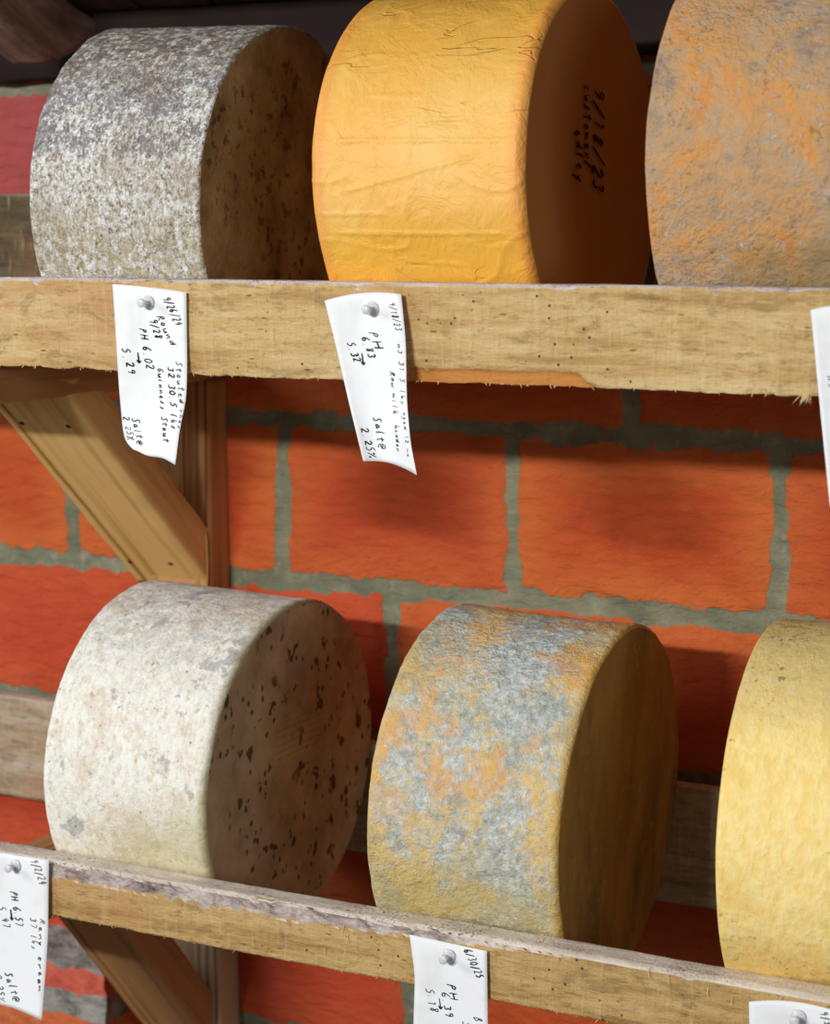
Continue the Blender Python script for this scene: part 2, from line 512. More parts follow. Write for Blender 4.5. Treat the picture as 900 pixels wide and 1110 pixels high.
def tube_mesh(pts, r, n=8, cap=True):
    V = []; f = []
    pts = [Vector(p) for p in pts]
    for i, p in enumerate(pts):
        t = (pts[min(i + 1, len(pts) - 1)] - pts[max(i - 1, 0)]).normalized()
        a = t.orthogonal().normalized() if abs(t.y) > .9 else t.cross(Vector((0, 1, 0))).normalized()
        b = t.cross(a)
        rr = r[i] if isinstance(r, (list, tuple)) else r
        for k in range(n):
            an = 2 * PI * k / n
            V.append(p + (a * math.cos(an) + b * math.sin(an)) * rr)
    f = grid_faces(n, len(pts), True)
    if cap: f.append(tuple(range(n))); f.append(tuple(range((len(pts) - 1) * n, len(pts) * n)))
    me = mesh_from(V, f)
    bm = bmesh.new(); bm.from_mesh(me); bmesh.ops.recalc_face_normals(bm, faces=bm.faces); bm.to_mesh(me); bm.free()
    return me
def lathe(prof, n=24):
    """prof (r, h) along local +Z"""
    V = []
    for (r, h) in prof:
        for k in range(n):
            a = 2 * PI * k / n
            V.append((r * math.cos(a), r * math.sin(a), h))
    f = grid_faces(n, len(prof), True)
    f.append(tuple(reversed(range(n)))); f.append(tuple(range((len(prof) - 1) * n, len(prof) * n)))
    me = mesh_from(V, f)
    bm = bmesh.new(); bm.from_mesh(me); bmesh.ops.recalc_face_normals(bm, faces=bm.faces); bm.to_mesh(me); bm.free()
    return me

def bracket(label, z_arm_top, arm_h, xr_arm, xl_arm, brace_m0, brace_m1, brace_th, xl_br, post_xl, post_xr, post_top, post_bot, mbrace, mpost, screws=()):
    base = Vector((-1.55, 2.22, post_bot))
    root = empty('shelf_bracket', base, label=label, cat='bracket')
    # arm along y
    Wd = xr_arm - xl_arm
    link('arm', board_mesh(2.262 - 1.80, Wd, arm_h, seed=3), mb_brown, root,
         loc=((xr_arm + xl_arm) / 2, 1.80, z_arm_top - arm_h / 2), rot=basis((0, 1, 0), (-1, 0, 0)))
    # brace
    a = Vector((0, brace_m0[0], brace_m0[1])); b = Vector((0, brace_m1[0], brace_m1[1]))
    d = (b - a).normalized(); up = Vector((0, -d.z, d.y))
    if up.z < 0: up = -up
    L = (b - a).length
    xc = (xr_arm + xl_br) / 2
    st = a + up * brace_th / 2 + Vector((xc, 0, 0))
    Wb = xr_arm - xl_br
    R = basis(d, (-1, 0, 0))
    # end cuts: top end level with the arm, foot upright against the post
    zd = R.col[2]
    s = 1 if zd.dot(up) > 0 else -1
    cut0 = -s * (up.z / d.z); cut1 = -s * (up.y / d.y)
    br = link('brace', board_mesh(L, Wb, brace_th, seed=7, cut0=cut0, cut1=cut1), mbrace, root, loc=st, rot=R)
    for (u, v) in screws:
        n = -up
        p = Pplane(u, v, a + Vector((xc, 0, 0)), n)
        link('screw', lathe([(.0001, -.004), (.0034, -.004), (.0034, .0004), (.003, .0009), (.0012, .0011), (.0001, .0011)], 14), mscrew, br,
             loc=p, rot=basis(d, (-1, 0, 0)) @ Matrix.Rotation(0 if s < 0 else PI, 3, 'X'))
    # post
    H = post_top - post_bot
    ps = link('post', board_mesh(H, post_xr - post_xl, .05, seed=5), mpost, root,
              loc=((post_xl + post_xr) / 2, 2.2445, post_bot), rot=basis((0, 0, 1), (1, 0, 0)))
    return root, br, ps
# upper
up_root, ubr, ups = bracket('timber bracket with bright pine diagonal brace under the upper rack, left side',
    -.1515, .041, -1.485, -1.612, (1.930, -.1915), (2.2185, -.452), .054, -1.609, -1.575, -1.482, -.1915, -.60, mb_pine, mb_post,
    screws=[(24, 459), (74, 462), (141, 609), (185, 611)])
lip_pts = [PY(196, 440, 2.218), PY(196, 470, 2.217), PY(197, 505, 2.217), PY(197, 536, 2.217), PY(203, 548, 2.217), PY(212, 560, 2.217), PY(220, 571, 2.217), PY(224, 582, 2.217), PY(225, 610, 2.217), PY(225, 640, 2.217)]
link('joint_lip', tube_mesh(lip_pts, [.0012, .0013, .0012, .0014, .0016, .0014, .0016, .0014, .0012, .0010]), mlip, up_root)  # thin raised pale line where brace and post meet
# lower
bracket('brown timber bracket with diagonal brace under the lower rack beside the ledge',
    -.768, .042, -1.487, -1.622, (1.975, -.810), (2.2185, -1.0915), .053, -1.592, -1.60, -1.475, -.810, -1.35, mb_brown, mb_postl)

# ------------------------------------------------------------------ dark sloping boards and rafter overhead
def m_dark():
    m = Mat('dark_stained_board', .6, .3)
    v = m.map((.3, 1.5, 1.5))
    c = m.ramp(m.noise(12, 5, .6, .3, vec=v), [(.3, srgb(48, 36, 33)), (.5, srgb(70, 54, 50)), (.75, srgb(96, 76, 74))])
    m.col(c); m.bump(m.noise(50, 4, vec=v), .4, .002)
    return m.m
def m_mauve():
    m = Mat('weathered_rafter', .75, .2)
    v = m.map((.4, 1.2, 1.2))
    z = m.xyz()[2]
    c = m.ramp(m.noise(22, 5, .65, .8, vec=v), [(.3, srgb(96, 74, 64)), (.5, srgb(136, 110, 98)), (.72, srgb(176, 150, 140))])
    under = m.rng(z, -.046, -.049)  # pale mauve underside: its lit look is put into the colour
    c = m.mix(under, c, m.mix(m.noise(25, 4), srgb(196, 150, 150), srgb(160, 118, 118)))
    m.col(c); m.bump(m.noise(50, 5, .6, vec=v), .6, .003)
    return m.m
md = m_dark(); mv = m_mauve()
mdk = Mat('black_stained_board', .8, .1); mdk.col(mdk.mix(mdk.noise(14, 4, vec=mdk.map((.3, 1, 1))), srgb(26, 20, 18), srgb(54, 42, 40))); mdk = mdk.m
sl = Vector((0, 1, -.36)).normalized()
Rb = basis(sl, (-1, 0, 0))
# rafter: right face x=-1.66, underside (2.145, .2115)
zd = Rb.col[2]
sgn = 1 if zd.z > 0 else -1
nrm = zd * sgn
ht = .090
def rafter(x_right, w, label, endy=2.145):
    pu = Vector((x_right - w / 2, endy, .2115 - .36 * (endy - 2.145)))
    L = .62
    st = pu - sl * L + nrm * ht / 2
    me = board_mesh(L, w, ht, rough=.004, seed=x_right * 7, cut0=0, cut1=0)
    for vtx in me.vertices:                   # acute rough cut at the lower end
        if vtx.co.x > L * .7:
            t = (vtx.co.x - L * .7) / (L * .3)
            zz = vtx.co.z * sgn + ht / 2
            vtx.co.x += t * (min(zz * 1.1, .08) + fbm(vtx.co.y, zz, 1, 2, 40) * .012)
    o = link('rafter', me, mv, loc=st, rot=Rb)
    tag(o, label, 'rafter')
rafter(-1.66, .062, 'dark rafter with a rough sloping end above the grey cheese at top left')
for k in range(10):
    xl = -1.911 + k * .11
    y1 = 2.232
    z1 = 1.0837 - .36 * y1
    L = .47
    w_ = .107
    st = Vector((xl + .0545, y1, z1)) - sl * L + nrm * .0105
    me = board_mesh(L - .004, w_, .018, rough=.002, seed=k * 3.1)
    o = link('soffit_board', me, md, loc=st, rot=Rb)
    tag(o, 'dark stained sloping board overhead, above the tops of the upper cheeses', 'board', 'sloping boards overhead')
o = link('ledger_board', board_mesh(2.3, .026, .105, rough=.004, seed=2), mdk, loc=(-2.4, 2.2495, .2515), rot=basis((1, 0, 0), (0, 1, 0)))
tag(o, 'dark ledger board fixed along the wall under the sloping boards', 'board')
build_rail('rack_rail', XL, XR, 1.787, 1.825, .425, lambda x: .345, m_bk2,
    'dark front board of the rack above, over the tops of the upper cheeses', 15.1, ragged=.001)
# ------------------------------------------------------------------ cheeses
def cheese(label, X, Y, z, R, T, psi, tau, mats, seed, er=.006, lump=.0016, fine=.0006, ridges=(), lip=0.0, roll=0.0, wr=None):
    NS = 560
    prof = []                                  # (x, r, side)
    h = T / 2
    for k in range(12): prof.append((-h, .004 + (R - er - .004) * k / 11, 1))
    for k in range(1, 6):
        a = PI / 2 * k / 6; prof.append((-h + er * (1 - math.cos(a)), R - er + er * math.sin(a), 0))
    NR = 78
    for k in range(NR): prof.append((-h + er + (T - 2 * er) * k / (NR - 1), R, 0))
    for k in range(1, 6):
        a = PI / 2 * k / 6; prof.append((h - er + er * math.sin(a), R - er + er * math.cos(a), 0 if k < 5 else 1))
    for k in range(30): prof.append((h, (R - er) * (1 - k / 30) + .003 * k / 30, 1))
    V = []
    for (x, r, s) in prof:
        for i in range(NS):
            th = 2 * PI * i / NS
            cy, cz = math.cos(th), math.sin(th)
            d = 0; dx = 0
            if r > R * .55:
                py, pz = cy * R, cz * R
                d = fbm(x, py, pz + seed, 2, 11) * lump * 1.4
                if s == 0 or r > R - er * 1.5:
                    d += fbm(x * 1.3, py, pz + seed, 3, 55) * fine * 2
                    if lip:
                        e = min(abs(x - h), abs(x + h))
                        d += lip * math.exp(-((e - .009) / .006) ** 2) * (.6 + .8 * fbm(py, pz, seed, 2, 14))
                    if lip > .001:
                        q1 = abs(mn.noise(Vector((x * 9 + 3, py * 16, pz * 16 + seed)))); q2 = mn.noise(Vector((x * 7, py * 7 + 5, pz * 7)))
                        d += .0013 * max(0, 1 - q1 * 22) * max(0, min(1, q2 * 5))
                        q3 = abs(mn.noise(Vector((x * 26, py * 9 + 8, pz * 9 + seed)))); q4 = mn.noise(Vector((x * 6, py * 6 + 1, pz * 6 + 9)))
                        d += .0011 * max(0, 1 - q3 * 16) * max(0, min(1, q4 * 5))
                    for (t0, x0, x1, amp, wob) in ridges:
                        if x0 - .01 < x < x1 + .01:
                            tt = t0 + wob * (x - x0) + .006 * mn.noise(Vector((x * 30, t0 * 9, seed)))
                            dd = (th - tt + PI) % (2 * PI) - PI
                            if abs(dd) < .05:
                                fade = min(1, max(0, (x - x0 + .01) / .02), max(0, (x1 + .01 - x) / .02))
                                d += amp * fade * math.exp(-(dd * R / .0019) ** 2)
            if s == 1 and r < R - er:
                dx = fbm(x, cy * r, cz * r + seed, 3, 16) * lump * 1.0 * (1 if x > 0 else -1)
            V.append((x + dx, cy * (r + d), cz * (r + d)))
    n = NS
    f = grid_faces(n, len(prof), True)
    idx = []
    for j in range(len(prof) - 1):
        idx += [1 if (prof[j][2] == 1 and prof[j + 1][2] == 1) else 0] * n
    f = [tuple(reversed(q)) for q in f]
    f.append(tuple(range(n))); f.append(tuple(reversed(range((len(prof) - 1) * n, len(prof) * n)))); idx += [1, 1]
    me = mesh_from(V, f)
    rot = Matrix.Rotation(psi, 3, 'Z') @ Matrix.Rotation(-tau, 3, 'Y') @ Matrix.Rotation(roll, 3, 'X')
    o = link('cheese_wheel', me, mats, loc=(X, Y, z), rot=rot)
    me.polygons.foreach_set('material_index', idx)
    bm = bmesh.new(); bm.from_mesh(me); bmesh.ops.recalc_face_normals(bm, faces=bm.faces); bm.to_mesh(me); bm.free()
    tag(o, label, 'cheese')
    return o

def cyl(m):                                   # (x, angle, radius) helper sockets of a wheel
    o = m.xyz()
    return o[0], o[1], o[2]
# 1 grey wheel, top left
def mats_c1():
    m = Mat('grey_moulded_rind', .9, .15)
    x, y, z = cyl(m)
    big = m.noise(13, 5, .62, .3)
    fib = m.add(m.mul(m.noise(120, 6, .8, vec=m.map((1.3, .9, .9))), .6), m.mul(m.noise(330, 4, .8), .4))
    c = m.ramp(fib, [(.40, srgb(116, 98, 78)), (.455, srgb(172, 160, 142)), (.51, srgb(212, 209, 202)), (.58, srgb(246, 248, 250))])
    c = m.mix(m.mul(m.rng(big, .48, .66), .40), c, srgb(150, 128, 100))
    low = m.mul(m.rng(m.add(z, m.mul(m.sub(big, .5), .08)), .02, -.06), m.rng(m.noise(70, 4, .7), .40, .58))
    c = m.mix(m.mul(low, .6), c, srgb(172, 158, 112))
    vio = m.rng(m.add(m.noise(20, 4, .65, vec=m.map((1, 1, 1.5), loc=(5, 2, 1))), m.mul(m.sub(fib, .5), 1.6)), .62, .44)
    vio = m.mul(vio, m.mul(m.rng(z, .035, .06), m.rng(z, .15, .12)))
    c = m.mix(m.mul(vio, .62), c, srgb(112, 108, 120))
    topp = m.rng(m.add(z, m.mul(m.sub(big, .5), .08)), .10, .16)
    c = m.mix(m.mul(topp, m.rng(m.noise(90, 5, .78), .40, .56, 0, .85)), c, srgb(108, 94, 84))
    sp_ = m.mul(m.rng(m.noise(230, 3, .65), .60, .67), m.rng(m.noise(30, 2), .45, .55))
    c = m.mix(m.mul(sp_, .7), c, srgb(78, 66, 56))
    m.col(c)
    m.bump(m.add(fib, m.add(m.mul(m.noise(240, 3, .7), .8), m.mul(m.noise(40, 4), .8))), 1, .0030)
    g = Mat('grey_moulded_rind_face', .92, .1)
    c = g.ramp(g.noise(16, 5, .6), [(.3, srgb(128, 104, 66)), (.48, srgb(176, 148, 102)), (.7, srgb(204, 178, 132))])
    s_ = g.mul(g.rng(g.noise(55, 4, .65), .53, .63), g.rng(g.noise(9, 2), .34, .54))
    c = g.mix(g.mul(s_, .7), c, srgb(84, 62, 40))
    c = g.mix(g.mul(g.rng(g.noise(180, 3, .6), .56, .7), .4), c, srgb(206, 176, 126))
    g.col(c); g.bump(g.add(g.noise(130, 4, .7), g.mul(g.noise(30, 3), .8)), .8, .003)
    return [m.m, g.m]
def mats_c2():
    m = Mat('golden_cloth_rind', .5, .35)
    x, y, z = cyl(m)
    n = m.noise(9, 4, .5, .2)
    c = m.mix(m.rng(n, .35, .65), srgb(238, 180, 88), srgb(236, 190, 104))
    c = m.mix(m.mul(m.rng(m.add(z, m.mul(n, .02)), -.02, -.06), .7), c, srgb(230, 172, 50))
    c = m.mix(m.mul(m.rng(m.add(z, m.mul(n, .03)), .08, .15), .6), c, srgb(222, 164, 56))
    cr = m.noise(14, 3, .5, .3, vec=m.map((.5, 1, 1.6), loc=(2, 4, 1)))
    line = m.math('ABSOLUTE', m.sub(cr, .5))
    ln = m.mul(m.rng(line, .010, .002), m.rng(m.noise(9, 2, vec=m.map(loc=(9, 1, 2))), .56, .66))
    c = m.mix(m.mul(ln, .12), c, srgb(206, 130, 44))
    edge = m.rng(m.math('ABSOLUTE', m.add(x, m.mul(m.sub(n, .5), .01))), .094, .108)
    c = m.mix(m.mul(edge, .6), c, srgb(232, 152, 70))
    m.col(c)
    weave = m.noise(160, 2, .5, vec=m.map((2, 1, 1)))
    m.bump(m.add(m.add(m.mul(m.noise(26, 4, .6, .8), 1.3), m.mul(weave, .14)), m.mul(ln, -.5)), .75, .0045)
    g = Mat('golden_cloth_face', .75, .15)
    c = g.mix(g.noise(8, 3), srgb(188, 134, 76), srgb(174, 118, 64))
    g.col(c); g.bump(g.noise(60, 4, .6), .4, .0015)
    return [m.m, g.m]
def mats_c3():
    m = Mat('tan_orange_rind', .75, .2)
    x, y, z = cyl(m)
    a = m.add(m.mul(m.noise(11, 5, .7, .5, vec=m.map(loc=(1, 7, 3))), .7), m.mul(m.noise(75, 5, .7), .3))
    c = m.ramp(a, [(.39, srgb(156, 134, 114)), (.46, srgb(186, 150, 112)), (.53, srgb(202, 154, 100)), (.60, srgb(214, 148, 80))])
    gr = m.rng(m.add(m.mul(m.noise(22, 5, .75, .3), .5), m.mul(m.noise(170, 5, .8), .5)), .48, .56)
    c = m.mix(m.mul(gr, .55), c, srgb(176, 162, 144))
    wh = m.mul(m.rng(m.noise(85, 5, .75), .56, .66), m.rng(m.noise(14, 3), .48, .60))
    c = m.mix(m.mul(wh, .6), c, srgb(214, 212, 210))
    dk = m.mul(m.rng(m.noise(130, 4, .7, vec=m.map(loc=(4, 4, 4))), .57, .64), m.rng(m.noise(20, 3, vec=m.map(loc=(7, 4, 4))), .46, .58))
    c = m.mix(m.mul(dk, .55), c, srgb(120, 98, 82))
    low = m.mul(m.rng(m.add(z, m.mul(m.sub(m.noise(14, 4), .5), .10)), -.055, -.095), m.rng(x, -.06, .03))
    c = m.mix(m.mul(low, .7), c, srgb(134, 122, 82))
    m.col(c)
    m.bump(m.add(m.add(m.noise(36, 5, .7, .8), m.mul(m.noise(150, 4, .7), .6)), m.mul(wh, .15)), 1, .0052)
    g = Mat('tan_orange_face', .85, .1)
    g.col(g.mix(g.noise(12, 4), srgb(190, 132, 74), srgb(160, 112, 68))); g.bump(g.noise(60, 4), .5, .002)
    return [m.m, g.m]
def mats_c4():
    m = Mat('cream_bloomy_rind', .9, .15)
    x, y, z = cyl(m)
    fib = m.add(m.mul(m.noise(90, 6, .78, .2, vec=m.map((1.6, .8, .8))), .65), m.mul(m.noise(300, 4, .75), .35))
    c = m.ramp(fib, [(.35, srgb(196, 182, 156)), (.44, srgb(236, 229, 213)), (.53, srgb(252, 250, 242))])
    tan = m.rng(m.add(m.mul(m.noise(11, 4, .6, vec=m.map(loc=(3, 1, 1))), .7), m.mul(m.noise(90, 4, .7), .3)), .50, .60)
    c = m.mix(m.mul(tan, .40), c, srgb(212, 180, 140))
    vio = m.rng(m.add(m.noise(24, 3, .6, .3, vec=m.map(loc=(1, 5, 2))), m.mul(m.sub(m.noise(130, 4, .7), .5), .35)), .60, .66)
    c = m.mix(m.mul(vio, .55), c, srgb(150, 144, 148))
    fl2 = m.mul(m.rng(m.noise(120, 4, .7, vec=m.map(loc=(6, 5, 2))), .60, .66), m.rng(m.noise(16, 3, vec=m.map(loc=(6, 1, 2))), .46, .58))
    c = m.mix(m.mul(fl2, .6), c, srgb(138, 130, 132))
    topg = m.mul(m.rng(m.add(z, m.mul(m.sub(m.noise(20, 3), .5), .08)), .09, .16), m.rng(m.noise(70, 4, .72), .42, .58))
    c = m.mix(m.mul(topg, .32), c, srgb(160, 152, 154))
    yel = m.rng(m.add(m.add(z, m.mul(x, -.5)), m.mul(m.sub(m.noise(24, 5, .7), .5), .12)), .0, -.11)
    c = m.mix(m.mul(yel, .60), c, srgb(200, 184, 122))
    ed = m.rng(m.add(x, m.mul(m.sub(m.noise(30, 4), .5), .02)), .094, .108)
    c = m.mix(m.mul(ed, .75), c, srgb(134, 124, 70))
    sp_ = m.mul(m.rng(m.vor(85), .20, .10), m.rng(m.noise(22, 2), .5, .6))
    c = m.mix(m.mul(sp_, .6), c, srgb(96, 84, 84))
    m.col(c)
    m.bump(m.add(fib, m.add(m.mul(m.noise(180, 3, .7), .4), m.mul(m.noise(24, 4), .9))), .9, .0035)
    g = Mat('cream_bloomy_face', .92, .1)
    c = g.ramp(g.noise(14, 5, .6), [(.3, srgb(160, 138, 108)), (.5, srgb(192, 168, 134)), (.72, srgb(218, 198, 164))])
    s_ = g.mul(g.rng(g.noise(48, 3, .55, vec=g.map((1, 1, .8))), .60, .645), g.rng(g.noise(9, 2, vec=g.map(loc=(2, 2, 6))), .40, .52))
    s2 = g.mul(g.rng(g.add(g.vor(68, vec=g.map((1, 1, .75))), g.mul(g.noise(160, 3), .25)), .36, .28), g.rng(g.noise(9, 2, vec=g.map(loc=(2, 2, 6))), .42, .52))
    c = g.mix(g.mul(g.max(s_, s2), .82), c, srgb(66, 46, 32))
    # faint concentric press marks
    o = g.xyz()
    w = g.wave(38, vec=g.map((0, 1, 1), loc=(0, 0, .02)), dist=1.2, axis='Z')
    mk = g.mul(g.rng(w, .7, .9), g.mul(g.rng(o[2], .0, .02), g.rng(o[2], .075, .05)))
    mk = g.mul(mk, g.mul(g.rng(o[1], -.06, -.03), g.rng(o[1], .09, .05)))
    c = g.mix(g.mul(mk, .22), c, srgb(120, 92, 64))
    g.col(c); g.bump(g.add(g.noise(120, 4, .7), g.mul(s_, -1.2)), .8, .0022)
    return [m.m, g.m]
def mats_c5():
    m = Mat('blue_mould_orange_rind', .72, .25)
    x, y, z = cyl(m)
    a = m.add(m.mul(m.noise(9.5, 4, .62, .4, vec=m.map(loc=(6, 2, 5))), .62), m.mul(m.noise(110, 6, .8), .38))
    ed = m.rng(m.add(x, m.mul(m.sub(m.noise(20, 3), .5), .04)), .045, .10)
    ed2 = m.rng(m.add(x, m.mul(m.sub(m.noise(20, 3), .5), .04)), -.075, -.105)
    f = m.sub(m.sub(a, m.mul(ed, .035)), m.mul(ed2, .025))
    f = m.add(f, m.mul(m.rng(m.add(z, m.mul(m.sub(a, .5), .3)), .0, -.09), -.015))
    mould = m.rng(f, .430, .545)
    warm = m.ramp(m.noise(50, 5, .7), [(.3, srgb(206, 172, 112)), (.5, srgb(228, 198, 134)), (.7, srgb(234, 186, 104))])
    cool = m.ramp(m.noise(130, 5, .8), [(.36, srgb(150, 160, 158)), (.5, srgb(186, 196, 196)), (.60, srgb(222, 228, 230))])
    c = m.mix(m.mul(mould, .95), warm, cool)
    dkm = m.rng(m.add(m.mul(m.noise(16, 4, .6, vec=m.map(loc=(3, 3, 8))), .7), m.mul(m.noise(110, 5, .7), .3)), .52, .60)
    c = m.mix(m.mul(dkm, .35), c, srgb(128, 136, 122))
    org = m.mul(m.rng(m.noise(13, 4, .65, vec=m.map(loc=(8, 1, 4))), .52, .62), m.rng(z, -.02, .06))
    c = m.mix(m.mul(org, .55), c, srgb(232, 166, 74))
    fine = m.rng(m.noise(150, 5, .75), .50, .62)
    c = m.mix(m.mul(fine, .35), c, srgb(196, 180, 138))
    low = m.rng(m.add(z, m.mul(m.sub(m.noise(16, 5, .7), .5), .14)), -.0, -.08)
    c = m.mix(m.mul(low, .55), c, srgb(190, 172, 104))
    ylw = m.rng(m.add(x, m.mul(m.sub(m.noise(26, 4), .5), .016)), .095, .105)
    c = m.mix(m.mul(ylw, .7), c, srgb(190, 152, 60))
    spk = m.rng(m.noise(260, 2, .6), .64, .70)
    c = m.mix(m.mul(spk, .7), c, srgb(240, 238, 226))
    m.col(c)
    m.bump(m.add(m.add(m.noise(45, 5, .7, .8), m.mul(m.noise(170, 4, .7), .7)), m.mul(spk, .2)), 1, .0042)
    g = Mat('blue_mould_orange_face', .9, .1)
    c = g.ramp(g.noise(9, 5, .6, vec=g.map((1, 1.6, .5))), [(.3, srgb(112, 92, 50)), (.5, srgb(148, 120, 68)), (.7, srgb(176, 140, 78))])
    c = g.mix(g.mul(g.rng(g.noise(60, 4, .7), .52, .68), .4), c, srgb(176, 148, 96))
    g.col(c); g.bump(g.noise(90, 4, .7), .8, .0025)
    return [m.m, g.m]
def mats_c6():
    m = Mat('pale_yellow_rind', .7, .25)
    x, y, z = cyl(m)
    fib = m.noise(75, 5, .68, .4, vec=m.map((1.5, .8, .8)))
    c = m.mix(m.rng(fib, .38, .62), srgb(248, 214, 130), srgb(252, 228, 156))
    c = m.mix(m.mul(m.rng(m.noise(7, 3), .48, .62), .5), c, srgb(234, 192, 92))
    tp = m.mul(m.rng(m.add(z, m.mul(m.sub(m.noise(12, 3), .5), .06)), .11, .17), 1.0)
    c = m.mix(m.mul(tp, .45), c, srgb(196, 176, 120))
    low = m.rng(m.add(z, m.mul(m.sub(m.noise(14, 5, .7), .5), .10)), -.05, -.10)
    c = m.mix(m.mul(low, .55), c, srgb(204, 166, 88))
    sp1 = m.mul(m.rng(m.noise(150, 4, .7), .56, .64), m.rng(m.noise(18, 3), .44, .56))
    sp1 = m.mul(sp1, m.max(low, m.max(tp, m.rng(m.noise(9, 2), .55, .65))))
    c = m.mix(m.mul(sp1, .75), c, srgb(112, 96, 74))
    wh = m.mul(m.rng(m.vor(60), .18, .10), m.rng(m.noise(16, 2), .54, .62))
    c = m.mix(m.mul(wh, .8), c, srgb(206, 206, 200))
    m.col(c)
    m.bump(m.add(fib, m.add(m.mul(m.noise(140, 3, .6), .35), m.mul(m.noise(24, 4), .8))), .75, .003)
    g = Mat('pale_yellow_face', .85, .1)
    g.col(g.mix(g.noise(10, 4), srgb(214, 176, 96), srgb(186, 146, 76))); g.bump(g.noise(60, 4), .5, .002)
    return [m.m, g.m]
D = math.radians
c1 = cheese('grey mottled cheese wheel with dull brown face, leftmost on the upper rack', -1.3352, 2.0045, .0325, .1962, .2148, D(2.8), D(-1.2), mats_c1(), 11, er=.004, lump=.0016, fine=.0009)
fr = [(2.96, -.09, .10, .0016, .15), (3.43, -.09, .09, .0017, .1), (3.33, -.10, -.03, .0012, .1), (3.22, -.08, .07, .0013, -1.1), (3.58, -.02, .05, .0009, .6), (2.72, -.06, .0, .0009, .3)]
c2 = cheese('golden yellow cloth-bound cheese wheel with handwriting on its face, upper rack', -.9625, 1.9904, .0543, .1940, .2316, D(2.1), D(1.0), mats_c2(), 22, er=.010, lump=.0018, fine=.0003, ridges=fr, lip=.0014)
c3 = cheese('tan and orange blotchy cheese wheel, rightmost on the upper rack', -.6053, 1.9893, .0620, .1990, .213, D(-.4), D(.4), mats_c3(), 33, er=.005, lump=.0026, fine=.0008)
c4 = cheese('cream white cheese wheel with dark spotted brown face, leftmost on the lower rack', -1.3309, 2.0015, -.6154, .1948, .2165, D(1.4), D(-2.0), mats_c4(), 44, er=.005, lump=.0020, fine=.0006)
c5 = cheese('orange cheese wheel clouded with blue-grey mould, middle of the lower rack', -.9157, 1.9966, -.6073, .1943, .2121, D(2.9), D(-1.7), mats_c5(), 55, er=.005, lump=.0022, fine=.0010, lip=.0008)
c6 = cheese('pale yellow cheese wheel with grey specks, rightmost on the lower rack', -.5365, 1.9907, -.5893, .1980, .213, D(3.6), D(.6), mats_c6(), 66, er=.006, lump=.0018, fine=.0004)

